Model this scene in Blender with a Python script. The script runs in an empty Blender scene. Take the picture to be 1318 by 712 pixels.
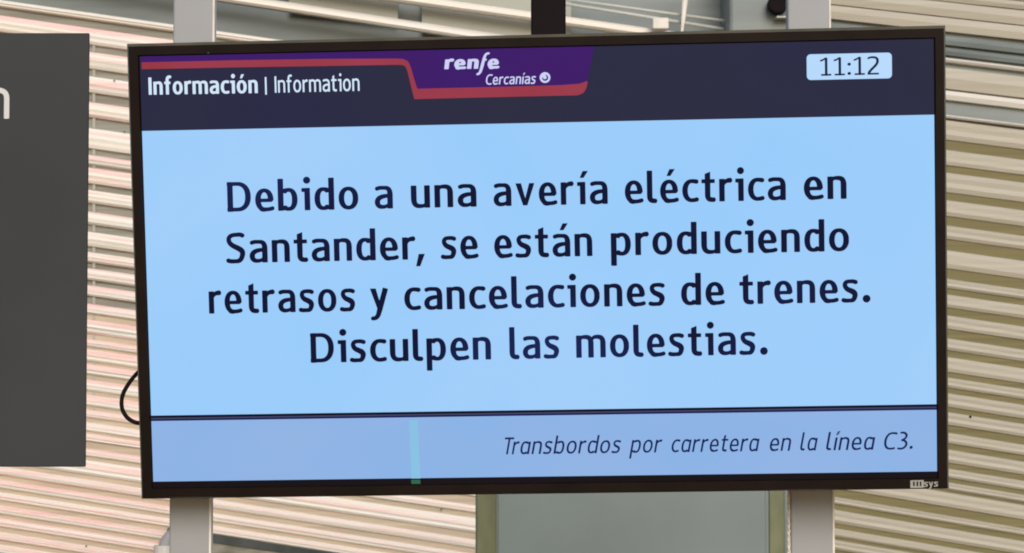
import bpy, bmesh, math, random
import numpy as np
from mathutils import Vector, Matrix, Euler
random.seed(7)
S = bpy.context.scene
COL = S.collection

# ------------------------------------------------------------------ camera
F, CX, CY = 3000.0, 659.0, 356.0            # focal length and centre in photo pixels (1318 wide)
cam_data = bpy.data.cameras.new('camera')
cam = bpy.data.objects.new('camera', cam_data); COL.objects.link(cam)
cam_data.sensor_fit = 'HORIZONTAL'; cam_data.sensor_width = 36.0
cam_data.lens = 36.0 * F / 1318.0
cam_data.clip_start = 0.05; cam_data.clip_end = 2000
cam.location = (0, 0, 1.75)
cam.rotation_euler = (math.radians(93.0), 0, 0)
S.camera = cam
cam_data.dof.use_dof = True; cam_data.dof.focus_distance = 2.79; cam_data.dof.aperture_fstop = 34
CAM = Matrix.Translation(cam.location) @ cam.rotation_euler.to_matrix().to_4x4()

# ------------------------------------------------------------------ sky, sun, exposure
SUN_EL, SUN_AZ = math.radians(20), math.radians(172)   # azimuth clockwise from +Y
W = bpy.data.worlds.new('World'); S.world = W; W.use_nodes = True
nt = W.node_tree; nt.nodes.clear()
sky = nt.nodes.new('ShaderNodeTexSky'); sky.sky_type = 'NISHITA'; sky.sun_disc = False
sky.sun_elevation = SUN_EL; sky.sun_rotation = SUN_AZ
sky.air_density = 1.0; sky.dust_density = 0.5; sky.ozone_density = 2.2
bg = nt.nodes.new('ShaderNodeBackground'); bg.inputs['Strength'].default_value = 0.14
wo = nt.nodes.new('ShaderNodeOutputWorld')
nt.links.new(sky.outputs[0], bg.inputs[0]); nt.links.new(bg.outputs[0], wo.inputs[0])
sd = bpy.data.lights.new('sun', 'SUN'); sun = bpy.data.objects.new('sun', sd); COL.objects.link(sun)
sd.energy = 2.15; sd.angle = math.radians(25); sd.color = (1.0, 0.955, 0.90)
d = Vector((math.sin(SUN_AZ) * math.cos(SUN_EL), math.cos(SUN_AZ) * math.cos(SUN_EL), math.sin(SUN_EL)))
sun.rotation_euler = (-d).to_track_quat('-Z', 'Y').to_euler()
sun.location = (-3, -3, 5)
S.view_settings.view_transform = 'Standard'; S.view_settings.look = 'None'
S.view_settings.exposure = 0.0; S.view_settings.gamma = 1.0
S.cycles.filter_width = 1.9

# ------------------------------------------------------------------ helpers
def lin(c):
    return tuple((v / 255 / 12.92) if v / 255 <= 0.04045 else (((v / 255) + 0.055) / 1.055) ** 2.4 for v in c)

def ray(px, py):
    v = CAM.to_3x3() @ Vector(((px - CX) / F, -(py - CY) / F, -1.0))
    return v
def at(px, py, Y):                           # point of the vertical plane y = Y seen at a photo pixel
    v = ray(px, py); o = CAM.translation
    return o + v * ((Y - o.y) / v.y)

def tag(o, label=None, cat=None, group=None, kind=None):
    if label: o['label'] = label
    if cat: o['category'] = cat
    if group: o['group'] = group
    if kind: o['kind'] = kind
    return o
def empty(name, loc, label, cat, group=None):
    o = bpy.data.objects.new(name, None); COL.objects.link(o); o.location = loc
    o.empty_display_size = 0.05
    return tag(o, label, cat, group)
def link_mesh(name, me, mats, parent=None):
    o = bpy.data.objects.new(name, me); COL.objects.link(o)
    for m in (mats if isinstance(mats, (list, tuple)) else [mats]): me.materials.append(m)
    if parent: o.parent = parent
    return o
def from_bm(name, bm, mats, parent=None, smooth=False):
    me = bpy.data.meshes.new(name)
    bmesh.ops.recalc_face_normals(bm, faces=bm.faces)
    if smooth:
        for f in bm.faces: f.smooth = True
    bm.to_mesh(me); bm.free()
    return link_mesh(name, me, mats, parent)
def box(bm, lo, hi, bevel=0.0, seg=2):
    r = bmesh.ops.create_cube(bm, size=1.0)
    vs = r['verts']
    for v in vs:
        v.co = Vector([lo[i] + (v.co[i] + 0.5) * (hi[i] - lo[i]) for i in range(3)])
    if bevel > 0:
        es = list({e for v in vs for e in v.link_edges})
        bmesh.ops.bevel(bm, geom=es, offset=bevel, segments=seg, affect='EDGES', profile=0.5)
def tube(bm, pts, r, n=10, closed=False):
    pts = [Vector(p) for p in pts]; rings = []
    up = Vector((0.12, 0.3, 1)).normalized()
    for i, p in enumerate(pts):
        t = (pts[min(i + 1, len(pts) - 1)] - pts[max(i - 1, 0)]).normalized()
        a = t.cross(up).normalized(); b = t.cross(a).normalized()
        rr = r[i] if isinstance(r, (list, tuple)) else r
        rings.append([bm.verts.new(p + (a * math.cos(2 * math.pi * k / n) + b * math.sin(2 * math.pi * k / n)) * rr) for k in range(n)])
    for i in range(len(rings) - 1):
        for k in range(n):
            bm.faces.new((rings[i][k], rings[i][(k + 1) % n], rings[i + 1][(k + 1) % n], rings[i + 1][k]))
    bm.faces.new(rings[0]); bm.faces.new(rings[-1])
def smooth_path(ctrl, n=10):
    P = [np.array(c, float) for c in ctrl]; P = [2 * P[0] - P[1]] + P + [2 * P[-1] - P[-2]]
    out = []
    for i in range(1, len(P) - 2):
        for k in range(n):
            t = k / n
            out.append(0.5 * ((2 * P[i]) + (-P[i-1] + P[i+1]) * t + (2*P[i-1] - 5*P[i] + 4*P[i+1] - P[i+2]) * t*t + (-P[i-1] + 3*P[i] - 3*P[i+1] + P[i+2]) * t**3))
    out.append(P[-2])
    return out

# ------------------------------------------------------------------ materials
def paint(name, rgb, rough=0.55, var=0.06, scale=6.0, stretch=(1, 1, 1), spec=0.35, bump=0.0, metal=0.0, rgb2=None, lo=0.35, hi=0.65):
    m = bpy.data.materials.new(name); m.use_nodes = True
    t = m.node_tree; b = t.nodes['Principled BSDF']
    tc = t.nodes.new('ShaderNodeTexCoord'); mp = t.nodes.new('ShaderNodeMapping'); mp.inputs['Scale'].default_value = stretch
    nz = t.nodes.new('ShaderNodeTexNoise'); nz.inputs['Scale'].default_value = scale; nz.inputs['Detail'].default_value = 5
    cr = t.nodes.new('ShaderNodeValToRGB')
    cr.color_ramp.elements[0].position = lo; cr.color_ramp.elements[1].position = hi
    c2 = rgb2 or tuple(min(1, v * (1 + var)) for v in rgb)
    c1 = rgb if rgb2 else tuple(v * (1 - var) for v in rgb)
    cr.color_ramp.elements[0].color = (*c1, 1); cr.color_ramp.elements[1].color = (*c2, 1)
    t.links.new(tc.outputs['Object'], mp.inputs[0]); t.links.new(mp.outputs[0], nz.inputs['Vector'])
    t.links.new(nz.outputs[0], cr.inputs[0]); t.links.new(cr.outputs[0], b.inputs['Base Color'])
    b.inputs['Roughness'].default_value = rough; b.inputs['Specular IOR Level'].default_value = spec
    b.inputs['Metallic'].default_value = metal
    if bump:
        bp = t.nodes.new('ShaderNodeBump'); bp.inputs['Strength'].default_value = bump; bp.inputs['Distance'].default_value = 0.002
        t.links.new(nz.outputs[0], bp.inputs['Height']); t.links.new(bp.outputs[0], b.inputs['Normal'])
    return m
def lit(name, rgb, rgb2=None, scale=2.2, stretch=(1, 1, 1), spec=0.03, off=0.0):
    """a lit patch of the display panel: what it shows is what it gives off; uneven backlight as soft noise"""
    m = bpy.data.materials.new(name); m.use_nodes = True
    t = m.node_tree; b = t.nodes['Principled BSDF']
    b.inputs['Base Color'].default_value = (0.0015, 0.0015, 0.002, 1)
    b.inputs['Roughness'].default_value = 0.5; b.inputs['Specular IOR Level'].default_value = spec
    b.inputs['Emission Strength'].default_value = 1.0
    if rgb2 is None:
        b.inputs['Emission Color'].default_value = (*rgb, 1)
    else:
        tc = t.nodes.new('ShaderNodeTexCoord'); mp = t.nodes.new('ShaderNodeMapping'); mp.inputs['Scale'].default_value = stretch
        nz = t.nodes.new('ShaderNodeTexNoise'); nz.inputs['Scale'].default_value = scale; nz.inputs['Detail'].default_value = 2
        mx = t.nodes.new('ShaderNodeMix'); mx.data_type = 'RGBA'
        mr = t.nodes.new('ShaderNodeMapRange'); mr.inputs['From Min'].default_value = 0.3+off; mr.inputs['From Max'].default_value = 0.7+off
        mx.inputs[6].default_value = (*rgb, 1); mx.inputs[7].default_value = (*rgb2, 1)
        t.links.new(tc.outputs['Object'], mp.inputs[0]); t.links.new(mp.outputs[0], nz.inputs['Vector'])
        t.links.new(nz.outputs[0], mr.inputs[0]); t.links.new(mr.outputs[0], mx.inputs[0])
        t.links.new(mx.outputs[2], b.inputs['Emission Color'])
    return m

M = {}
M['bezel'] = paint('bezel_plastic', (0.0115, 0.0062, 0.0042), 0.5, 0.2, 20, spec=0.08)
M['lip'] = paint('bezel_edge_sky_sheen', (0.10, 0.085, 0.055), 0.45, 0.15, 20)  # lighter than the frame: sky reflected on its edge, put into the colour
M['case'] = paint('back_plastic', (0.012, 0.011, 0.011), 0.6, 0.1, 20)
M['steel'] = paint('bracket_steel', (0.08, 0.08, 0.08), 0.5, 0.1, 20)
M['glass'] = lit('unlit_panel', lin((22, 16, 20)))
M['band'] = lit('header_lit', lin((44, 44, 63)), lin((39, 40, 68)), 3.0)
M['main'] = lit('message_lit', lin((151, 203, 251)), lin((163, 207, 250)), 2.6)
M['foot'] = lit('footer_lit', lin((139, 179, 230)), lin((147, 180, 227)), 4.0, (1, 2, 1))
M['purple'] = lit('purple_lit', lin((58, 26, 108)), lin((64, 24, 100)), 4)
M['red'] = lit('red_lit', lin((158, 60, 80)), lin((150, 54, 66)), 9)
M['white'] = lit('white_lit', lin((212, 232, 252)))
M['logo_white'] = lit('logo_white_lit', lin((206, 210, 246)))
M['clock'] = lit('clock_lit', lin((180, 216, 252)), lin((188, 220, 252)), 8)
M['ink'] = lit('ink_lit', lin((14, 16, 48)), lin((32, 52, 122)), 2.6, off=0.22)
M['foot_ink'] = lit('footer_ink_lit', lin((22, 34, 88)))
M['clock_ink'] = lit('clock_ink_lit', lin((24, 34, 62)))
M['line_black'] = lit('line_lit', lin((8, 10, 26)))
M['line_navy'] = lit('line_navy_lit', lin((66, 68, 100)))
M['line_blue'] = lit('line_blue_lit', lin((22, 24, 82)))
M['stripe'] = lit('fault_lit', lin((134, 192, 228)), lin((141, 196, 225)), 12)
M['stripe_green'] = lit('fault_green_lit', lin((50, 102, 76)))
M['sign'] = paint('sign_paint', (0.038, 0.039, 0.039), 0.6, 0.08, 5, spec=0.2)
M['sign_white'] = paint('sign_lettering', (0.62, 0.60, 0.56), 0.6, 0.02)
M['badge'] = paint('badge_print', (0.36, 0.34, 0.29), 0.6, 0.05)
M['post'] = paint('post_paint', (0.335, 0.325, 0.32), 0.55, 0.035, 9, spec=0.3)
M['maroon'] = paint('maroon_paint', (0.008, 0.004, 0.005), 0.6, 0.2, 8, spec=0.06)
M['cable'] = paint('cable_rubber', (0.007, 0.005, 0.004), 0.6, 0.2, 30, spec=0.1)
ST = (0.25, 1, 30)
M['slat_cream'] = paint('cream_slat_paint', (0.88, 0.765, 0.63), 0.5, 0, 3.0, ST, rgb2=(0.87, 0.79, 0.70), bump=0.15)
M['slat_pink'] = paint('pink_glow_slat_paint', (0.89, 0.545, 0.48), 0.5, 0, 3.0, ST, rgb2=(0.88, 0.69, 0.60), bump=0.15)  # pink bounce light put into the slat colour
M['slat_grey'] = paint('grey_slat_paint', (0.66, 0.60, 0.52), 0.5, 0, 3.0, ST, rgb2=(0.74, 0.67, 0.58), bump=0.15)
M['gap'] = paint('groove_shade_paint', (0.25, 0.235, 0.19), 0.7, 0.18, 3, ST)  # shade of the grooves painted in as a darker tone
M['gap_warm'] = paint('warm_groove_shade_paint', (0.51, 0.405, 0.29), 0.7, 0.12, 3, ST)  # the same painted groove shade, lighter for the shallow lower slats
M['tan'] = paint('shaded_tan_cladding', (0.43, 0.375, 0.285), 0.5, 0, 3.0, ST, rgb2=(0.49, 0.435, 0.34), bump=0.15)  # shade on the right wall is part of this duller tan
M['olive'] = paint('olive_groove_shade', (0.19, 0.157, 0.066), 0.7, 0.15, 3, ST)  # groove shade of the right wall, mixed into the olive
M['greygreen'] = paint('greygreen_panel', (0.185, 0.205, 0.19), 0.45, 0.15, 2.5, (1, 1, 6))
M['cabinet'] = paint('cabinet_paint', (0.165, 0.205, 0.195), 0.4, 0.07, 3)
M['trim'] = paint('olive_trim', (0.145, 0.148, 0.072), 0.5, 0.25, 14, (1, 1, 0.4))
M['pale'] = paint('pale_plaster', (0.40, 0.385, 0.31), 0.6, 0.06, 3)
M['rail'] = paint('rail_paint', (0.55, 0.55, 0.49), 0.5, 0.05, 8)
M['ledge'] = paint('ledge_concrete', (0.24, 0.215, 0.165), 0.8, 0.3, 14, (1, 1, 3), bump=0.3)
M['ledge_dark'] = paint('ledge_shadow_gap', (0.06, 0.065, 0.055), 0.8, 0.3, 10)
M['cord'] = paint('cord_white', (0.80, 0.72, 0.62), 0.7, 0.1, 20)
M['pipe'] = paint('pipe_plastic', (0.62, 0.56, 0.50), 0.5, 0.05, 6)

# ------------------------------------------------------------------ lettering: strokes -> outline -> flat letters
def bez(p0, p1, p2, p3, n=14):
    t = np.linspace(0, 1, n)[:, None]
    p0, p1, p2, p3 = map(lambda q: np.array(q, float), (p0, p1, p2, p3))
    return (1-t)**3*p0 + 3*(1-t)**2*t*p1 + 3*(1-t)*t*t*p2 + t**3*p3
def arc(cx, cy, rx, ry, a0, a1, V, H, p=2.25, n=44):
    a = np.radians(np.linspace(a0, a1, n)); c, s = np.cos(a), np.sin(a)
    x = cx + rx*np.sign(c)*np.abs(c)**(2/p); y = cy + ry*np.sign(s)*np.abs(s)**(2/p)
    w = H + (V-H)*np.abs(c)**1.5
    return np.stack([x, y, w/2], 1)
def ln(*pts):        # pts (x, y, full width)
    return np.array([(x, y, w/2) for x, y, w in pts], float)
def cat(*segs):
    return np.concatenate(segs, 0)
def wid(P, w0, w1, wm=None):
    n = len(P); t = np.linspace(0, 1, n)
    w = np.interp(t, [0, .5, 1], [w0, wm if wm is not None else (w0+w1)/2, w1])
    return np.concatenate([P, w[:, None]/2], 1)
def disc(x, y, r): return np.array([(x-0.01, y, r), (x+0.01, y, r)]), 'round'

def glyph(ch, V, H):
    """strokes in units of x-height = 100; returns (list of strokes / polygons, width)"""
    v, h = V/2, H/2; T = H*0.95
    top, bot = 102-h, -2+h
    G = []
    def bowl_right(w):                        # bowl of b / p
        G.append(arc(w-v-27, 50, 27, 52-h, 128, -128, V, H, 2.3))
        G.append(cat(wid(bez((v+3, 74), (v+10, 92), (w-60, top), (w-v-27, top)), T*.75, H)))
        G.append(cat(wid(bez((v+3, 24), (v+10, 9), (w-60, bot), (w-v-27, bot)), T*.75, H)))
    def bowl_left(w):
        G.append(arc(v+27, 50, 27, 52-h, 52, 308, V, H, 2.3))
        G.append(wid(bez((w-v-3, 74), (w-v-10, 92), (60, top), (v+27, top)), T*.75, H))
        G.append(wid(bez((w-v-3, 24), (w-v-10, 9), (60, bot), (v+27, bot)), T*.75, H))
    def a_two():
        w = 83
        G.append(cat(wid(bez((9, 88), (22, 95.5), (36, top), (46, top)), H*1.05, H), wid(bez((46, top), (62, top), (w-v, 86), (w-v, 64)), H, V), ln((w-v, 40, V), (w-v, 0, V))))
        G.append(wid(bez((w-v, 57), (50, 57), (v-1, 55), (v, 28), 20), H*.9, V*.98))
        G.append(wid(bez((v, 29), (v, 12), (24, bot), (36, bot)), V*.98, H))
        G.append(wid(bez((36, bot), (52, bot), (60, 12), (w-v, 24)), H, H*.8))
        return w
    def e_():
        w = 82; by = 48
        G.append(arc(w/2, 50, w/2-v, 52-h, -2, 238, V, H, 2.15))
        G.append(wid(bez((w/2-15, 12), (w/2-8, 4), (w/2+2, bot), (w/2+9, bot)), H*1.3, H))
        G.append(wid(bez((w/2+9, bot), (w/2+20, bot), (70, 9), (78, 12)), H, H*1.05))
        G.append(ln((v+2, by, H*.92), (w-v*.6, by, H*.92)))
        return w
    def acute(x): return ('poly', [(x-13, 118), (x+5, 118), (x+26, 149), (x+1, 149)]) if V < 27 else ('poly', [(x-14, 117), (x+5, 117), (x+24, 148), (x-1, 148)])
    if ch == 'o' or ch == 'ó':
        w = 88; G.append(arc(w/2, 50, w/2-v, 52-h, 0, 360, V, H, 2.2))
        if ch == 'ó': G.append(acute(w/2))
    elif ch in 'eé':
        w = e_()
        if ch == 'é': G.append(acute(w/2+2))
    elif ch == 'c':
        w = 70
        G.append(arc(44, 50, 44-v, 52-h, 100, 260, V, H, 2.15))
        G.append(wid(bez((38, top), (50, top), (58, 92), (67, 90)), H, H*1.15))
        G.append(wid(bez((38, bot), (50, bot), (59, 8), (68, 11)), H, H*1.1))
    elif ch in 'aá':
        w = a_two()
        if ch == 'á': G.append(acute(w/2+6))
    elif ch == 'α':
        w = 84; G.append(ln((w-v, 0, V), (w-v, 98, V))); bowl_left(w)
    elif ch in 'nm':
        w = 82 if ch == 'n' else 136
        G.append(ln((v, 0, V), (v, 100, V)))
        for x0, x1 in ([(0, w)] if ch == 'n' else [(0, 136/2+v), (136/2-v, w)]):
            G.append(wid(bez((x0+v+2, 72), (x0+v+8, 92), (x1-52, top), (x1-42, top)), T*.75, H*1.05))
            G.append(cat(wid(bez((x1-42, top), (x1-24, top), (x1-v, 90), (x1-v, 64)), H*1.05, V), ln((x1-v, 30, V), (x1-v, 0, V))))
    elif ch == 'u':
        w = 84
        G.append(ln((w-v, 0, V), (w-v, 100, V)))
        G.append(cat(ln((v, 100, V), (v, 60, V)), wid(bez((v, 40), (v, 12), (26, bot), (40, bot)), V, H*1.05)))
        G.append(wid(bez((40, bot), (56, bot), (w-v-8, 8), (w-v-2, 26)), H*1.05, T*.75))
    elif ch == 'r':
        w = 56
        G.append(ln((v, 0, V), (v, 100, V)))
        G.append(wid(bez((v+3, 66), (v+10, 88), (34, 94), (54, 93)), T*.8, H*1.3))
    elif ch in 'ií':
        w = 37 if V < 27 else 40; x = w-v
        G.append(ln((x, 0, V), (x, 100, V))); G.append(ln((0, 100-h, H*1.0), (x, 100-h, H*1.0)))
        G.append(disc(x-1, 135, v*1.26) if ch == 'i' else acute(x))
    elif ch in 'ıîj':                           # plain stem: dotted (j) or accented (î), for sloped and small lettering
        w = V; x = v
        G.append(ln((x, 0, V), (x, 100, V)))
        if ch == 'j': G.append(disc(x, 135, v*1.25))
        if ch == 'î': G.append(acute(x+2))
    elif ch == 'l':
        w = 43
        G.append(cat(ln((v, 144, V), (v, 40, V)), wid(bez((v, 30), (v, 12), (v+6, 7), (42, 8)), V, H*1.15)))
    elif ch == 't':
        w = 60; x = 14+v
        G.append(('poly', [(14, 124), (14+V, 134), (14+V, 90), (14, 90)]))
        G.append(cat(ln((x, 100, V), (x, 40, V)), wid(bez((x, 30), (x, 12), (x+6, 6), (59, 8)), V, H*1.15)))
        G.append(ln((0, 100-h, H), (w-1, 100-h, H)))
    elif ch in 'bp':
        w = 88; G.append(ln((v, 0 if ch == 'b' else -46, V), (v, 144 if ch == 'b' else 100, V))); bowl_right(w)
    elif ch == 'd':
        w = 88; G.append(ln((w-v, 0, V), (w-v, 144, V))); bowl_left(w)
    elif ch == 'v':
        w = 88; k = V*1.02
        G.append(('poly', [(0, 100), (k*1.02, 100), (w/2+9, 0), (w/2-10, 0)])); G.append(('poly', [(w, 100), (w-k*.95, 100), (w/2-9, 0), (w/2+10, 0)]))
    elif ch == 'y':
        w = 84
        G.append(('poly', [(0, 100), (V*1.05, 100), (w/2+9, 12), (w/2-8, 2)]))
        G.append(cat(ln((w-v*1.02, 100, V*.97), (w/2+1, 4, V*.97)), wid(bez((w/2-3, -10), (w/2-9, -32), (w/2-18, -37), (7, -36)), V*.9, H)))
    elif ch == 's':
        w = 69
        P = cat(bez((63, 88), (50, 95), (40, top), (32, top)), bez((32, top), (4, top), (v-4, 66), (27, 56)), bez((27, 56), (48, 47), (w-v+4, 42), (w-v, 26)), bez((w-v, 26), (w-v-4, 8), (46, bot), (34, bot)), bez((34, bot), (24, bot), (14, 5), (3, 10)))
        n = len(P); t = np.linspace(0, 1, n)
        G.append(np.concatenate([P, (np.interp(t, [0, .2, .5, .8, 1], [H*1.1, H, V*1.02, H, H*1.1])/2)[:, None]], 1))
    elif ch == 'S':
        w = 84; t0, b0 = 136-h, -2+h
        P = cat(bez((76, 122), (62, 131), (50, t0), (42, t0)), bez((42, t0), (0, t0), (v-10, 92), (32, 76)), bez((32, 76), (60, 62), (w-v+6, 56), (w-v, 35)), bez((w-v, 35), (w-v-6, 6), (50, b0), (40, b0)), bez((40, b0), (28, b0), (16, 5), (4, 12)))
        n = len(P); t = np.linspace(0, 1, n)
        G.append(np.concatenate([P, (np.interp(t, [0, .2, .5, .8, 1], [H*1.15, H*1.05, V, H*1.05, H*1.15])/2)[:, None]], 1))
    elif ch == 'D':
        w = 105
        G.append(ln((v, 0, V), (v, 134, V)))
        G.append(ln((0, 134-h, H), (46, 134-h, H))); G.append(ln((0, h, H), (46, h, H)))
        G.append(arc(44, 67, 105-44-v, 67-h, 90, -90, V, H, 2.3))
    elif ch == 'T':
        w = 90; G.append(ln((0, 134-h, H*1.05), (w, 134-h, H*1.05))); G.append(ln((w/2, 0, V), (w/2, 134, V)))
    elif ch == 'I':
        w = V; G.append(ln((v, 0, V), (v, 134, V)))
    elif ch == '|':
        w = V; G.append(ln((v, -12, V), (v, 132, V)))
    elif ch == 'C':
        w = 92; t0, b0 = 136-h, -2+h
        G.append(arc(56, 67, 56-v, 69-h, 95, 265, V, H, 2.2))
        G.append(wid(bez((51, t0), (68, t0), (80, 128), (90, 124)), H, H*1.1)); G.append(wid(bez((51, b0), (68, b0), (80, 6), (90, 10)), H, H*1.1))
    elif ch == 'f':
        w = 58; x = 12+v
        G.append(cat(ln((x, 0, V), (x, 100, V)), wid(bez((x, 112), (x, 134), (x+12, 140), (w-1, 136)), V, H*1.1)))
        G.append(ln((0, 100-h, H), (54, 100-h, H)))
    elif ch == 'φ':                             # long descending f of the logo
        w = 110
        G.append(wid(bez((0, -58), (34, -60), (36, -18), (46, 40), 24), H*.85, V*1.05)); G.append(wid(bez((46, 40), (58, 118), (58, 164), (104, 157), 24), V*1.05, H*.8))
        G.append(ln((52, 92, H*.8), (84, 92, H*.8)))
    elif ch == '.': w = 32; G.append(disc(16, 14, v*1.38))
    elif ch == ',': w = 40; G.append(('poly', [(0, -32), (19, -32), (41, 24), (13, 24)]))
    elif ch == ':': w = V*1.5; G.append(disc(w/2, 13, v*1.35)); G.append(disc(w/2, 82, v*1.35))
    elif ch == '1':
        w = 74; x = 41; G.append(ln((x, 0, V), (x, 134, V))); G.append(ln((8, h, H), (74, h, H))); G.append(wid(bez((4, 112), (18, 116), (30, 124), (x, 133)), H, H*.9))
    elif ch == '2':
        w = 76
        P = cat(bez((6, 120), (16, 131), (28, 136-h), (38, 136-h)), bez((38, 136-h), (66, 136-h), (72, 112), (66, 88)), bez((66, 88), (58, 62), (16, 36), (9, h)))
        G.append(wid(P, H, V, V)); G.append(ln((3, h, H), (w, h, H)))
    elif ch == '3':
        w = 72
        G.append(wid(bez((4, 130), (60, 142), (80, 86), (22, 72), 24), H, H, V)); G.append(wid(bez((22, 72), (92, 72), (76, -14), (2, 8), 24), H, H, V))
    else:
        w = 40
    return G, w

def field(strokes, X, Y):
    D = np.full(X.shape, 1e3)
    for s in strokes:
        if isinstance(s, tuple) and isinstance(s[0], str):
            P = np.array(s[1], float); n = len(P); d = np.full(X.shape, 1e6); ins = np.zeros(X.shape, bool)
            for i in range(n):
                a, b = P[i], P[(i+1) % n]; e = b-a
                t = np.clip(((X-a[0])*e[0]+(Y-a[1])*e[1])/(e@e), 0, 1)
                d = np.minimum(d, np.hypot(X-a[0]-t*e[0], Y-a[1]-t*e[1]))
                c = ((a[1] > Y) != (b[1] > Y))
                with np.errstate(divide='ignore', invalid='ignore'):
                    xi = (b[0]-a[0])*(Y-a[1])/(b[1]-a[1]+1e-12)+a[0]
                ins ^= c & (X < xi)
            D = np.minimum(D, np.where(ins, -d, d)); continue
        rnd = isinstance(s, tuple); Q = s[0] if rnd else s
        n = len(Q); best = np.full(X.shape, 1e3)
        for i in range(n-1):
            a, b = Q[i, :2], Q[i+1, :2]; e = b-a; L2 = e@e
            if L2 < 1e-9: continue
            L = math.sqrt(L2)
            tr = ((X-a[0])*e[0]+(Y-a[1])*e[1])/L2; t = np.clip(tr, 0, 1)
            w = Q[i, 2]+t*(Q[i+1, 2]-Q[i, 2])
            d = np.hypot(X-a[0]-t*e[0], Y-a[1]-t*e[1])-w
            if not rnd:
                if i == 0: d = np.where(tr < 0, np.maximum(np.abs((X-a[0])*e[1]-(Y-a[1])*e[0])/L-w, -tr*L), d)
                if i == n-2: d = np.where(tr > 1, np.maximum(np.abs((X-a[0])*e[1]-(Y-a[1])*e[0])/L-w, (tr-1)*L), d)
                # flat ends: rounded joints only between segments
            best = np.minimum(best, d)
        D = np.minimum(D, best)
    return D

def contours(D, x0, y0, st):
    """marching squares at level 0, linked into closed loops"""
    ny, nx = D.shape; seg = {}
    def pt(i, j, k):
        if k == 'h':
            a, b = D[j, i], D[j, i+1]; return (x0+st*(i+a/(a-b)), y0+st*j)
        a, b = D[j, i], D[j+1, i]; return (x0+st*i, y0+st*(j+a/(a-b)))
    I = D < 0
    code = I[:-1, :-1]*1+I[:-1, 1:]*2+I[1:, 1:]*4+I[1:, :-1]*8
    tab = {1: [('l', 'b')], 2: [('b', 'r')], 3: [('l', 'r')], 4: [('r', 't')], 5: [('l', 'b'), ('r', 't')], 6: [('b', 't')], 7: [('l', 't')], 8: [('t', 'l')], 9: [('t', 'b')], 10: [('b', 'r'), ('t', 'l')], 11: [('t', 'r')], 12: [('r', 'l')], 13: [('r', 'b')], 14: [('b', 'l')]}
    for j, i in zip(*np.nonzero((code > 0) & (code < 15))):
        key = {'b': (i, j, 'h'), 't': (i, j+1, 'h'), 'l': (i, j, 'v'), 'r': (i+1, j, 'v')}
        for a, b in tab[int(code[j, i])]:
            seg.setdefault(key[a], []).append(key[b]); seg.setdefault(key[b], []).append(key[a])
    loops, seen = [], set()
    for k in seg:
        if k in seen: continue
        loop = [k]; seen.add(k); cur = k
        while True:
            nx_ = [q for q in seg[cur] if q not in seen]
            if not nx_: break
            cur = nx_[0]; seen.add(cur); loop.append(cur)
        if len(loop) > 5:
            P = np.array([pt(*q) for q in loop])
            keep = [0]                                     # drop points that lie on a straight run
            for q in range(1, len(P)-1):
                a, b, c = P[keep[-1]], P[q], P[q+1]
                if abs((b[0]-a[0])*(c[1]-a[1])-(b[1]-a[1])*(c[0]-a[0])) > 0.25 or np.hypot(*(b-a)) > 14: keep.append(q)
            loops.append(P[keep])
    return loops
_cache = {}
def outline(ch, V, H, st=2.0):
    k = (ch, V, H)
    if k not in _cache:
        g, w = glyph(ch, V, H)
        xs = np.arange(-16, w+18, st)+0.37; ys = np.arange(-82, 186, st)+0.41
        X, Y = np.meshgrid(xs, ys)
        _cache[k] = (contours(field(g, X, Y), xs[0], ys[0], st), w)
    return _cache[k]

def word_loops(txt, V, H, gap, kern=None):
    out, x = [], 0.0
    for i, ch in enumerate(txt):
        L, w = outline(ch, V, H)
        out += [P+np.array([x, 0]) for P in L]
        x += w+gap+(kern or {}).get(txt[i:i+2], 0)
        last = w
    return out, x-gap
def letters(name, words, mat, parent, z, xh, V, H, gap, slant=0.0, kern=None):
    """words: (text, u0, v0, u1, v1) - start and end of the word on its baseline in panel metres"""
    cu = bpy.data.curves.new(name, 'CURVE'); cu.dimensions = '2D'; cu.fill_mode = 'BOTH'
    for txt, u0, v0, u1, v1 in words:
        L, w = word_loops(txt, V, H, gap, kern)
        sx = (u1-u0)/w; sy = xh/100
        for P in L:
            sp = cu.splines.new('POLY'); sp.points.add(len(P)-1); sp.use_cyclic_u = True
            u = u0+P[:, 0]*sx+P[:, 1]*sy*slant; vv = v0+(v1-v0)*P[:, 0]/w+P[:, 1]*sy
            sp.points.foreach_set('co', np.stack([u, vv, np.zeros(len(P)), np.ones(len(P))], 1).astype(np.float32).ravel())
    ob = bpy.data.objects.new('tmp', cu); COL.objects.link(ob)
    bpy.context.view_layer.update()
    me = bpy.data.meshes.new_from_object(ob.evaluated_get(bpy.context.evaluated_depsgraph_get()))
    bpy.data.objects.remove(ob); bpy.data.curves.remove(cu)
    me.name = name; me.materials.clear()
    for v in me.vertices: v.co.z = z
    return link_mesh(name, me, mat, parent)

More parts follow.
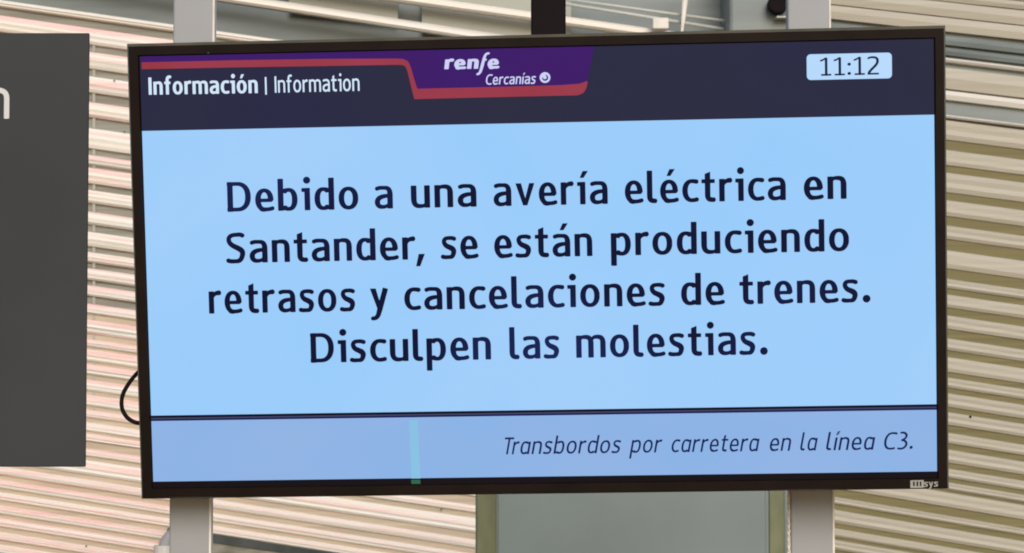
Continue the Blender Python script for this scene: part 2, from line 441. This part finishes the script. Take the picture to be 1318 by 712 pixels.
# ================================================================== background wall
WY = 8.0
def band_mesh(bm, x0, x1, ya, yb, slope, Y, mat, ribs=3, seed=0, crown=0.010, xr=118.0, rim=0.030):
    """one raised slat: edge heights ya (upper) and yb (lower) at x = xr, running down to the right"""
    rnd = random.Random(seed)
    prof = [(0.0, rim), (0.03, rim*.15)]
    n = ribs*2
    for k in range(n+1):
        t = 0.04+0.92*k/n
        prof.append((t, -crown*math.sin(math.pi*t)-(0.0025 if k % 2 else 0.0)+rnd.uniform(-.0008, .0008)))
    prof += [(0.97, rim*.15), (1.0, rim)]
    cols = []
    for xx in (x0, x1):
        dy = slope*(xx-xr)
        cols.append([bm.verts.new(at(xx, ya+t*(yb-ya)+dy, Y)+Vector((0, dpt, 0))) for t, dpt in prof])
    for k in range(len(prof)-1):
        f = bm.faces.new((cols[0][k], cols[1][k], cols[1][k+1], cols[0][k+1]))
        f.material_index = mat[k % len(mat)] if isinstance(mat, list) else mat
def strip(bm, x0, x1, ya, yb, slope, Y, mi, xr=118.0):
    v = [bm.verts.new(at(xx, y+slope*(xx-xr), Y)) for xx, y in ((x0, ya), (x1, ya), (x1, yb), (x0, yb))]
    bm.faces.new(v).material_index = mi

# ---- left: cream slats, darker strips carry the shade of the grooves
gaps = [(-23.5, 16.4), (26, 36), (58, 66.3), (89, 97.8), (119.7, 131), (151.5, 164.5), (191.8, 199.3), (212.6, 215.6), (236.8, 244.4), (261.9, 272.4),
        (289.4, 298.2), (317.7, 324.5), (338.2, 345.3), (361, 367.3), (381.5, 391), (404.8, 411.6), (430.4, 436.8), (446.8, 449.8), (465.5, 469),
        (483, 489), (503.5, 508.3), (523.5, 527.8), (538.5, 544), (556, 559), (569, 578), (588, 593), (612.5, 618), (630, 635.5), (647, 651.5), (663, 668.5), (680.5, 685), (697, 703), (714, 719), (731, 736)]
def sl_left(y): return 0.143 if y < 560 else 0.143+min(0.014, (y-560)*0.0002)
wall = empty('slatted_wall', at(300, 712, WY), 'cream sunlit slatted wall with pink glow in its paint, left of the screen and below it', 'wall')
wi = wall.matrix_world.copy(); wall_off = Vector(wall.location)
def settle(o, off):
    o.data.transform(Matrix.Translation(-off)); return o
bm = bmesh.new()
for i in range(len(gaps)-1):
    ya, yb = gaps[i][1], gaps[i+1][0]
    if yb-ya < 3: continue
    pinkness = min(1.0, max(0.15, (ya-180)/250))  # painted pink glow grows stronger on the lower slats
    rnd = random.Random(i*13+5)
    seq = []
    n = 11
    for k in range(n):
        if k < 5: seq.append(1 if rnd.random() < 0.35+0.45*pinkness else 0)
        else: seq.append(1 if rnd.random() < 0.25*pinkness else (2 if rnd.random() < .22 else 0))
    xr1 = 645 if yb > 668 else 936
    rim = .024 if ya < 395 else .010
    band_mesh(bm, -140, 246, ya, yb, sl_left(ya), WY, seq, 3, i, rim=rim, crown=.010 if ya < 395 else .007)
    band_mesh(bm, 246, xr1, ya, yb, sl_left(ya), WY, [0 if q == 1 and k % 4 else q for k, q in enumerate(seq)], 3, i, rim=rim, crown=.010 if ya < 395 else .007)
# the two uppermost slats are set further apart
band_mesh(bm, -140, 936, -36.0, -23.6, 0.152, WY, [0, 0, 2, 0, 0], 2, 91)
band_mesh(bm, -140, 936, -64.0, -52.0, 0.139, WY, [0, 2, 0, 0], 2, 92)
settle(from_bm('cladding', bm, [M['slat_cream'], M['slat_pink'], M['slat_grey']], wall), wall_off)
bm = bmesh.new()
for i, (a, b) in enumerate(gaps):
    if i == 0: continue
    xr1 = 645 if b > 668 else 936
    wm = 1 if a > 395 else 0
    strip(bm, -140, xr1, a-2.5, b+2.5, sl_left(a), (WY+0.016 if b-a > 4 else WY+0.008) if a < 395 else WY+0.006, wm)
settle(from_bm('groove', bm, [M['gap'], M['gap_warm']], wall), wall_off)
bm = bmesh.new()
for i, (a, b) in enumerate(gaps[2:22]):
    strip(bm, 119.2, 122.6, a, b, sl_left(a), WY+0.004, 0)
settle(from_bm('joint_batten', bm, [M['pale']], wall), wall_off)
# screws of the cladding
for (sx, sy) in ((147, 104), (160, 169.5), (111, 703), (568, 655.5)):
    bm = bmesh.new(); p = at(sx, sy, WY-0.012)
    bmesh.ops.create_uvsphere(bm, u_segments=10, v_segments=6, radius=0.0034, matrix=Matrix.Translation(p) @ Matrix.Diagonal((1, .5, 1, 1)))
    settle(from_bm('screw', bm, M['steel'], wall, True), wall_off)

# ---- panels seen between the widely set upper slats
bk = empty('grey_panelling', at(500, 60, WY+0.14), 'grey green panelling seen behind the wide gaps over the screen', 'panelling')
off = Vector(bk.location)
bm = bmesh.new()
a, b = at(-160, -120, WY+0.14), at(1010, 200, WY+0.14)
box(bm, (a.x, WY+0.14, b.z), (b.x, WY+0.18, a.z))
settle(from_bm('backing_panel', bm, M['greygreen'], bk), off)
bm = bmesh.new()
def quad_slab(bm, pts, Y, th):
    v1 = [bm.verts.new(at(x, y, Y)) for x, y in pts]; v2 = [bm.verts.new(p.co+Vector((0, th, 0))) for p in v1]
    n = len(pts)
    bm.faces.new(v1); bm.faces.new(v2[::-1])
    for i in range(n): bm.faces.new((v1[i], v2[i], v2[(i+1) % n], v1[(i+1) % n]))
quad_slab(bm, [(372, -8), (512, -8), (512, 30), (372, 14)], WY+0.09, 0.03)
settle(from_bm('pale_panel', bm, M['pale'], bk), off)
bm = bmesh.new()
quad_slab(bm, [(543, -8), (735, -8), (735, 60), (543, 40)], WY+0.09, 0.03)
settle(from_bm('pale_panel', bm, M['pale'], bk), off)
# thin light rails in front of the panelling, right of the dark pole
for (p, q, r_, lab) in (((690, -6), (937, 27.5), 0.0052, 'upper of two thin pale rails crossing behind the white mast'), ((690, -1), (931, 37.5), 0.0060, 'lower of two thin pale rails crossing behind the white mast')):
    bm = bmesh.new(); tube(bm, [at(*p, WY-0.05), at(*q, WY-0.05)], r_, 8)
    o = from_bm('thin_rail', bm, M['rail'], None, True); tag(o, lab, 'rail', 'thin rails above the screen')
# white tapered mast and the small white box
bm = bmesh.new(); tube(bm, [at(876.5, 80, WY-0.09), at(877.5, 44, WY-0.09), at(884, -25, WY-0.09)], [0.0035, 0.0045, 0.0145], 12)
tag(from_bm('leaning_mast', bm, M['cord'], None, True), 'slim white leaning mast that narrows towards the screen top', 'mast')
bm = bmesh.new(); p = at(850, 31, WY-0.08)
box(bm, (p.x-.027, p.y-.02, p.z-.019), (p.x+.027, p.y+.04, p.z+.019), .004)
tag(from_bm('junction_box', bm, M['cord'], None), 'small white junction box left of the leaning mast', 'junction box')

# ---- grey column right of the mast, with a dark round fitting
col = empty('grey_column', at(973, 712, WY-0.2), 'grey green column rising between mast and right support post', 'column')
off = Vector(col.location); a = at(938, -120, WY-0.2); b = at(1032, 1100, WY-0.2)
bm = bmesh.new(); box(bm, (a.x, WY-0.2, b.z), (b.x, WY+0.13, a.z), .012)
settle(from_bm('shaft', bm, M['greygreen'], col), off)
p = at(1002, 4, WY-0.28)
lampo = empty('round_fitting', p, 'dark round fitting on a pale bracket fixed to the grey column', 'fitting')
bm = bmesh.new()
for (r0, y0, r1, y1) in ((.030, .0, .034, .045), (.034, .045, .025, .08)):
    bmesh.ops.create_cone(bm, cap_ends=True, segments=28, radius1=r0, radius2=r1, depth=y1-y0, matrix=Matrix.Translation((0, (y0+y1)/2, 0)) @ Matrix.Rotation(-math.pi/2, 4, 'X'))
from_bm('body', bm, M['maroon'], lampo)
bm = bmesh.new(); box(bm, (-.004, .02, -.046), (.05, .085, -.040), .002); box(bm, (.044, .02, -.046), (.05, .085, .07), .002)
from_bm('bracket', bm, M['rail'], lampo)

# ---- right: tan cladding, coloured duller to carry the shade on it
rg = [(134, 147.5), (181.5, 193.5), (214, 222.5), (249, 258), (279.5, 290.7), (309, 322.5), (347, 359.5), (372, 379.5), (397, 406.5), (424.5, 436), (452, 460), (480, 486.5), (500, 506.5), (525, 531),
      (548, 557.5), (571.5, 579), (596.6, 603.6), (616, 621.5), (631.5, 634.5), (654, 664.5), (674, 681), (699, 705), (716, 720), (733, 740), (754, 760)]
def sl_right(y): return 0.128+min(max((y-190)/410, 0), 1.1)*0.036
rw = empty('tan_cladding_wall', at(1200, 712, WY), 'tan ribbed cladding, its shade painted as a duller colour, with olive grooves right of the screen', 'wall')
off = Vector(rw.location)
bm = bmesh.new()
for i in range(len(rg)-1):
    ya, yb = rg[i][1], rg[i+1][0]
    if i == 0:
        band_mesh(bm, 1000, 1440, 148.5, 152.5, .122, WY-0.012, 1, 1, 3, .004, 1225); ya = 155
    band_mesh(bm, 1000, 1440, ya, yb, sl_right(ya), WY, 0, 2, 50+i, .004, 1225, .010)
# wide upper boards
for i, (ya, yb, s, mi) in enumerate(((-34, -8, .10, 1), (-8, 3, .105, 0), (3, 23, .11, 0), (23, 42, .11, 0), (47, 59, .115, 2), (62, 72, .118, 2), (75, 81, .12, 1), (87, 116, .12, 0), (117, 129.5, .12, 1))):
    band_mesh(bm, 1000, 1440, ya, yb, s, WY, mi, 1, 80+i, .004, 1225)
settle(from_bm('cladding', bm, [M['tan'], M['slat_grey'], M['greygreen']], rw), off)
bm = bmesh.new()
for a, b in rg[1:]: strip(bm, 1000, 1440, a-2, b+2, sl_right(a), WY+0.006, 0, 1225)
strip(bm, 1000, 1440, 128, 157, .12, WY+0.022, 1, 1225)
strip(bm, 1000, 1440, -40, 120, .112, WY+0.026, 1, 1225)
settle(from_bm('groove', bm, [M['olive'], M['greygreen']], rw), off)
bm = bmesh.new(); bmesh.ops.create_uvsphere(bm, u_segments=10, v_segments=6, radius=.0045, matrix=Matrix.Translation(at(1249, 536.5, WY-.006)))
settle(from_bm('screw', bm, M['cable'], rw, True), off)

# ---- concrete ledge under the left wall, pale pipe end by the left post
ld = empty('concrete_ledge', at(420, 720, WY-.06), 'grey concrete ledge sloping down under the slats beside left post', 'ledge')
off = Vector(ld.location)
bm = bmesh.new(); quad_slab(bm, [(215, 684), (645, 749), (645, 800), (215, 800)], WY-.05, .1)
settle(from_bm('ledge_body', bm, M['ledge'], ld), off)
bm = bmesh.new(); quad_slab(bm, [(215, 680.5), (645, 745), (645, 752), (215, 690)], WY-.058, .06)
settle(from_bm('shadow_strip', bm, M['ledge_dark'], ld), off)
pe = empty('pipe_elbow', at(212, 712, WY-.15), 'pale curved pipe end poking out left of the left post', 'pipe')
off = Vector(pe.location)
bm = bmesh.new()
tube(bm, [at(x, y, WY-.15) for x, y in smooth_path([(234, 688), (222, 689), (214, 698), (212, 712), (212, 790)], 8)], .021, 16)
settle(from_bm('bend', bm, M['post'], pe, True), off)
bm = bmesh.new(); tube(bm, [at(211, 702, WY-.15), at(211, 790, WY-.15)], .034, 16)
settle(from_bm('socket', bm, M['pipe'], pe), off)

# ---- grey cabinet under the screen
CYD = 5.6
a = at(612, 560, CYD); b = at(1013, 960, CYD)
cb = empty('grey_cabinet', (0.5*(a.x+b.x), CYD, b.z), 'grey green cabinet with olive edge strips below the screen', 'cabinet')
off = Vector(cb.location)
bm = bmesh.new(); box(bm, (a.x, CYD, b.z), (b.x, CYD+.35, a.z), .004)
settle(from_bm('carcass', bm, M['cabinet'], cb), off)
for (x0, x1) in ((613.5, 639), (989, 1011.5)):
    p, q = at(x0, 560, CYD), at(x1, 960, CYD)
    bm = bmesh.new(); box(bm, (p.x, CYD-.006, q.z+.003), (q.x, CYD+.01, p.z-.003), .003)
    settle(from_bm('edge_strip', bm, M['trim'], cb), off)
p, q = at(641, 560, CYD), at(987, 960, CYD)
bm = bmesh.new(); box(bm, (p.x, CYD-.004, q.z+.003), (q.x, CYD+.01, p.z-.003), .002)
settle(from_bm('door', bm, M['cabinet'], cb), off)

# ================================================================== display
DISP = CAM @ Matrix.Translation((0.02999115, 0.01253121, -2.79027665)) @ Euler((math.radians(4.073), math.radians(-2.850), math.radians(0.996)), 'XYZ').to_matrix().to_4x4()
DI = DISP.inverted()
def uv(px, py):                              # photo pixel -> display-plane metres
    o = DI @ CAM.translation; v = DI.to_3x3() @ ray(px, py)
    t = -o.z/v.z; p = o+v*t
    return p.x, p.y
DW, DH = 0.975, 0.5516
disp = empty('information_screen', (0, 0, 0), 'wall screen in black frame showing a Spanish delay message', 'screen')
disp.matrix_world = DISP
# lit area corners
L0, T0 = uv(181.0, 72.0); R0, T1 = uv(1203.5, 49.5); L1, B0 = uv(193.5, 629.5); R1, B1 = uv(1206.5, 614)
IL, IR, IT, IB = (L0+L1)/2, (R0+R1)/2, (T0+T1)/2, (B0+B1)/2
# frame: a ring with a sloped inner lip
def ring(bm, o, i, zo, zi, mi):
    vo = [bm.verts.new((x, y, zo)) for x, y in o]; vi = [bm.verts.new((x, y, zi)) for x, y in i]
    for k in range(4): bm.faces.new((vo[k], vo[(k+1) % 4], vi[(k+1) % 4], vi[k])).material_index = mi
def rc(l, r, b, t): return [(l, b), (r, b), (r, t), (l, t)]
hw, hh = DW/2, DH/2
bm = bmesh.new()
ring(bm, rc(-hw, hw, -hh, hh), rc(-hw+.0022, hw-.0022, -hh+.0022, hh-.0034), -.004, .0, 1)
ring(bm, rc(-hw+.0022, hw-.0022, -hh+.0022, hh-.0034), rc(IL-.001, IR+.001, IB-.001, IT+.001), .0, .0, 0)
ring(bm, rc(IL-.001, IR+.001, IB-.001, IT+.001), rc(IL, IR, IB, IT), .0, -.0045, 0)
ring(bm, rc(-hw, hw, -hh, hh), rc(-hw, hw, -hh, hh), -.030, -.004, 0)
from_bm('frame', bm, [M['bezel'], M['lip']], disp)
bm = bmesh.new(); box(bm, (-hw+.004, -hh+.004, -.045), (hw-.004, hh-.004, -.012), .006)
from_bm('back_case', bm, M['case'], disp)
bm = bmesh.new(); box(bm, (-.42, -.12, -.0745), (.42, .12, -.044), .003)
from_bm('wall_bracket', bm, M['steel'], disp)

def poly(name, pts, mat, z, parent):
    bm = bmesh.new(); bm.faces.new([bm.verts.new((x, y, z)) for x, y in pts])
    bmesh.ops.triangulate(bm, faces=bm.faces)
    me = bpy.data.meshes.new(name); bm.normal_update()
    for f in bm.faces:
        if f.normal.z < 0: f.normal_flip()
    bm.to_mesh(me); bm.free()
    return link_mesh(name, me, mat, parent)
Z0 = -.0040
def rect(name, l, r, b, t, mat, k, parent): return poly(name, [(l, b), (r, b), (r, t), (l, t)], mat, Z0+k*.0003, parent)
scr = rect('panel', IL-.0005, IR+.0005, IB-.0005, IT+.0005, M['glass'], 0, disp)
vmid = lambda x0, y0, x1, y1: (uv(x0, y0)[1]+uv(x1, y1)[1])/2
V_hb = vmid(181, 169.3, 1203, 147.2)          # header / message edge
V_m1 = vmid(191, 536.2, 1205, 520.3); V_f1 = vmid(191, 542.2, 1205, 528.5); V_fb = vmid(193, 621.3, 1206, 606.8)
eps = .0006
rect('header', IL+eps, IR-eps, V_hb, IT-eps, M['band'], 1, scr)
rect('message_area', IL+eps, IR-eps, V_m1, V_hb, M['main'], 1, scr)
rect('footer', IL+eps, IR-eps, V_fb, V_f1, M['foot'], 1, scr)
vm = (V_m1*0.5+V_f1*0.5)
d1, d2 = V_m1+(V_f1-V_m1)*.42, V_m1+(V_f1-V_m1)*.68
rect('divider', IL+eps, IR-eps, d1, V_m1, M['line_black'], 1, scr)
rect('divider', IL+eps, IR-eps, d2, d1, M['line_navy'], 1, scr)
rect('divider', IL+eps, IR-eps, V_f1, d2, M['line_blue'], 1, scr)
# logo tab
def uvs(pts): return [uv(*p) for p in pts]
def curve(pts, n=6): return [tuple(p) for p in smooth_path(pts, n)]
red = [(182, 80.5), (340, 77.8), (500, 76.8)]+curve([(515, 76.6), (521, 78.6), (525, 83), (527.5, 90), (531.5, 105), (536.6, 125)])
top_line = [(x, 72.0-(x-181)*.0222+.7) for x in (764.7, 181.6)]
tab = [(181.6, 72.5+7.8)]+[(x, y-.2) for x, y in [(300, 77.6), (420, 77), (510, 76.3)]]+curve([(518, 76.5), (523.5, 79), (527.5, 86), (531, 97), (536.6, 114.3)])+[(660, 111.4), (722, 109.6), (746, 107.8), (755.9, 104.2), (764.7, 60.0), (764.5, 59.8)]+[(600, 63.4), (400, 67.8), (182, 72.7)]
poly('purple_tab', uvs(tab), M['purple'], Z0+.0009, scr)
rb = [(181.6, 80.3), (300, 77.6), (420, 75.8), (510, 75.4)]+curve([(519, 76.0), (525, 79.5), (528.5, 87), (532, 99), (536.8, 114.3)])+[(660, 111.4), (722, 109.6), (746, 107.8), (755.9, 104.2), (756, 106)]+curve([(756, 107), (754.3, 114), (750, 120), (742.6, 122.8)])+[(660, 124.6), (533, 127.7), (528.5, 110), (524.5, 93)]+curve([(523, 88.5), (520, 84.6), (513, 83.4)])+[(420, 85.0), (300, 86.8), (181.6, 89.2)]
poly('red_edge', uvs(rb), M['red'], Z0+.0012, scr)

def W_(txt, x0, y0, x1, y1): return (txt, *uv(x0, y0), *uv(x1, y1))
PX = (uv(760, 300)[0]-uv(660, 300)[0])/100      # metres per photo pixel on the panel
zt = Z0+.0016
bl = lambda ya, yb: (lambda x: ya+(yb-ya)*(x-300)/750.0)
l1, l2, l3, l4 = bl(272.6, 256.6), bl(338.6, 323.9), bl(403.2, 389.9), bl(469.0, 454.9)
msg = []
for f, ws in ((l1, [('Debido', 292.6, 461.3), ('a', 482.1, 505.7), ('una', 528.9, 613.4), ('avería', 635.2, 782.4), ('eléctrica', 804.4, 1011.8), ('en', 1034.9, 1090)]),
              (l2, [('Santander,', 291.8, 546.5), ('se', 568.4, 615.1), ('están', 636.2, 762.6), ('produciendo', 786.4, 1093.3)]),
              (l3, [('retrasos', 268.7, 457), ('y', 476.4, 500.2), ('cancelaciones', 520.4, 855.8), ('de', 876.9, 932.3), ('trenes.', 952.4, 1120.3)]),
              (l4, [('Disculpen', 399.9, 632.1), ('las', 655.8, 719.8), ('molestias.', 741.7, 988)])):
    msg.append([W_(t, a, f(a), b, f(b)) for t, a, b in ws])
KERN = {'r,': -14, 'rí': 2, 's.': 4, 'lé': -2}
for m_ in sum(msg, []): letters('message_word', [m_], M['ink'], scr, zt, 28.6*PX, 25.5, 18.0, 19, 0, KERN)
letters('title_lettering', [W_('Información', 191.0, 121.9, 331.5, 119.7)], M['white'], scr, zt, 16.4*PX, 27.5, 19.5, 16)
letters('subtitle_lettering', [W_('|', 340.9, 119.9, 343.1, 119.9), W_('Information', 353.4, 119.3, 462.6, 116.9)], M['white'], scr, zt, 15.6*PX, 20, 16, 18)
letters('logo_lettering', [W_('ren', 571.6, 89.0, 615.2, 88.3), W_('e', 626.8, 88.3, 641.2, 87.8)], M['logo_white'], scr, zt, 12.2*PX, 32, 26, 14, .13)
letters('logo_lettering', [W_('φ', 614.6, 88.3, 628.2, 88.2)], M['logo_white'], scr, zt+.0002, 12.2*PX, 32, 26, 14, .13)
letters('logo_subtitle', [W_('Cercanîas', 624.6, 109.0, 688.6, 107.8)], M['logo_white'], scr, zt, 9.6*PX, 22, 18, 18, .14)
# round logo mark: a pale disc with an open dark ring
bm = bmesh.new(); cu_, cv_ = uv(701.4, 99.9); R_ = 6.9*PX
bmesh.ops.create_circle(bm, cap_ends=True, segments=40, radius=R_, matrix=Matrix.Translation((cu_, cv_, zt)))
from_bm('logo_disc', bm, M['logo_white'], scr)
bm = bmesh.new(); A = [math.radians(a) for a in range(-185, 80, 11)]; vv = []
for k, a in enumerate(A):
    wv = 0.07+0.09*math.sin(math.pi*k/(len(A)-1))
    vv.append([bm.verts.new((cu_+R_*(0.46+s*wv)*math.cos(a), cv_+R_*(0.46+s*wv)*math.sin(a)+R_*.0, zt+.0004)) for s in (1, -1)])
for k in range(len(A)-1): bm.faces.new((vv[k][0], vv[k+1][0], vv[k+1][1], vv[k][1]))
from_bm('logo_ring', bm, M['purple'], scr)
# clock
def rrect(l, r, b, t, rad, n=6):
    out = []
    for cx_, cy_, a0 in ((r-rad, t-rad, 0), (l+rad, t-rad, 90), (l+rad, b+rad, 180), (r-rad, b+rad, 270)):
        out += [(cx_+rad*math.cos(math.radians(a0+90*k/n)), cy_+rad*math.sin(math.radians(a0+90*k/n))) for k in range(n+1)]
    return out
c0 = uv(1038.2, 70.0); c1 = uv(1148.2, 67.6); c2 = uv(1039, 103.4); c3 = uv(1148.5, 100.6)
poly('clock_panel', rrect((c0[0]+c2[0])/2, (c1[0]+c3[0])/2, (c2[1]+c3[1])/2, (c0[1]+c1[1])/2, .0048), M['clock'], Z0+.0009, scr)
letters('clock_lettering', [W_('11:12', 1055.6, 97.7, 1131.5, 95.9)], M['clock_ink'], scr, zt, 17.0*PX, 17, 13, 15)
# footer line
fl = lambda x: 585.2+(578.7-585.2)*(x-652)/508
ft = [W_(t, a, fl(a), b, fl(b)) for t, a, b in (('Tr', 646.5, 665.8), ('αnsbordos', 668.6, 797.0), ('por', 811.0, 849.5), ('cαrretera'.replace('a', 'α'), 863.2, 975.0), ('en', 989.7, 1016.5), ('lα', 1029.4, 1050.0), ('lîneα', 1062.8, 1124.0), ('C3.', 1136.5, 1175.2))]
letters('footer_lettering', ft, M['foot_ink'], scr, zt, 16.4*PX, 18.5, 15, 22, .19, {'Tr': -20})
# faulty column of pixels
f0 = uv(526.5, 541.2); f1 = uv(537.5, 541.2); f2 = uv(540.8, 616.5); f3 = uv(529.2, 616.5)
poly('faulty_stripe', [f0, f1, f2, f3], M['stripe'], Z0+.0009, scr)
poly('faulty_stripe', uvs([(528.8, 618.2), (540.6, 618.2), (541, 623.4), (529.2, 623.4)]), M['stripe_green'], Z0+.0009, scr)
# badge on the frame and the tiny lamp
bdg = letters('brand_badge', [W_('sys', 1189.2, 626.6, 1207.2, 626.1)], M['badge'], disp, .0006, 6.2*PX, 26, 20, 12)
poly('brand_block', uvs([(1171.6, 618.4), (1189.0, 617.9), (1189.2, 627.6), (1171.8, 628.2)]), M['badge'], .0005, disp)
for x_ in (1175.2, 1179.6, 1183.8):
    poly('badge_mark', uvs([(x_, 619.8), (x_+2.0, 619.7), (x_+2.1, 625.4), (x_+.1, 625.5)]), M['bezel'], .0009, disp)
bm = bmesh.new(); u_, v_ = uv(268.0, 68.5); bmesh.ops.create_uvsphere(bm, u_segments=8, v_segments=6, radius=.0012, matrix=Matrix.Translation((u_, v_, .0003)))
from_bm('sensor', bm, M['steel'], disp)

# ================================================================== posts, pole, cable, sign
PY = 2.93
def post(x0t, x1t, x0b, x1b, label):
    a, b = at(x0t, 25, PY), at(x1t, 25, PY); c, d_ = at(x0b, 680, PY), at(x1b, 680, PY)
    x0, x1 = (a.x+c.x)/2, (b.x+d_.x)/2; a = at(x0t, -60, PY); d_ = at(x1b, 1000, PY)
    o = empty('support_post', ((x0+x1)/2, PY+.03, d_.z), label, 'post', 'posts carrying the screen'); off = Vector(o.location)
    bm = bmesh.new(); box(bm, (x0, PY, d_.z), (x1, PY+.022, a.z+.1), .0025, 3)
    settle(from_bm('shaft', bm, M['post'], o), off)
    bm = bmesh.new(); box(bm, (x1-.0022, PY-.0012, d_.z+.001), (x1+.0006, PY+.018, a.z+.099), .0006, 1)
    settle(from_bm('edge_profile', bm, M['cord'], o), off)
    return o
post(222.5, 274.8, 218.2, 272.2, 'pale grey square post behind the left end of the screen')
post(1013, 1069, 1019, 1073.5, 'pale grey square post behind the right end of the screen')
p0, p1 = at(683.5, -70, PY), at(728, 200, PY)
bm = bmesh.new(); box(bm, (p0.x, PY-.02, p1.z), (p1.x, PY+.03, p0.z), .002)
tag(from_bm('hanging_pole', bm, M['maroon'], None), 'dark maroon square pole rising from behind the screen top', 'pole')
bm = bmesh.new()
cp = smooth_path([(205, 470), (186, 474), (176, 481), (165, 495), (157.5, 510), (157, 525), (162.5, 536), (171, 542.5), (181, 545), (205, 548)], 8)
tube(bm, [at(x, y, 2.86) for x, y in cp], .0026, 10)
tag(from_bm('cable', bm, M['cable'], None, True), 'thin black cable looping out past the left edge of the screen', 'cable')
# twisted white cord added for the light through the gap beside the right post
cd = []
bm = bmesh.new(); a, b = at(1014.4, 560, 2.935), at(1017.2, 900, 2.935)
for ph in (0, math.pi):
    pts = []
    for k in range(241):
        t = k/240; an = t*2*math.pi*19+ph
        p = a.lerp(b, t); pts.append(p+Vector((math.cos(an)*.0011, math.sin(an)*.0011, 0)))
    tube(bm, pts, .0013, 7)
tag(from_bm('light_gap_cord', bm, M['cord'], None, True), 'thin white twisted cord added for the bright gap between cabinet and right post', 'cord')
# dark sign board
SY = 2.75
a = at(114.8, 42.5, SY); b = at(109.8, 601, SY); c = at(-700, 42, SY)
sg = empty('dark_sign', ((a.x+c.x)/2, SY, b.z), 'dark grey sign board with white lettering left of the screen', 'sign')
off = Vector(sg.location)
bm = bmesh.new()
box(bm, (c.x, SY, b.z), (a.x, SY+.005, a.z), .0012, 2)
o = from_bm('board', bm, M['sign'], sg)
for v in o.data.vertices:                     # the board leans a touch, its right edge is not quite plumb
    v.co.x += (b.x-a.x)*(a.z-v.co.z)/(a.z-b.z) if v.co.x > 0.5*(a.x+c.x) else 0
settle(o, off)
ex = a.x
q0 = at(-21, 152.6, SY); q1 = at(12, 152.4, SY)
o = letters('lettering', [('n', 0, 0, (q1-q0).x, 0)], M['sign_white'], sg, 0, 39.2*SY/F, 17, 16, 10)
for v in o.data.vertices: v.co = Vector((v.co.x+q0.x, SY-.0008, v.co.y+q0.z))-off
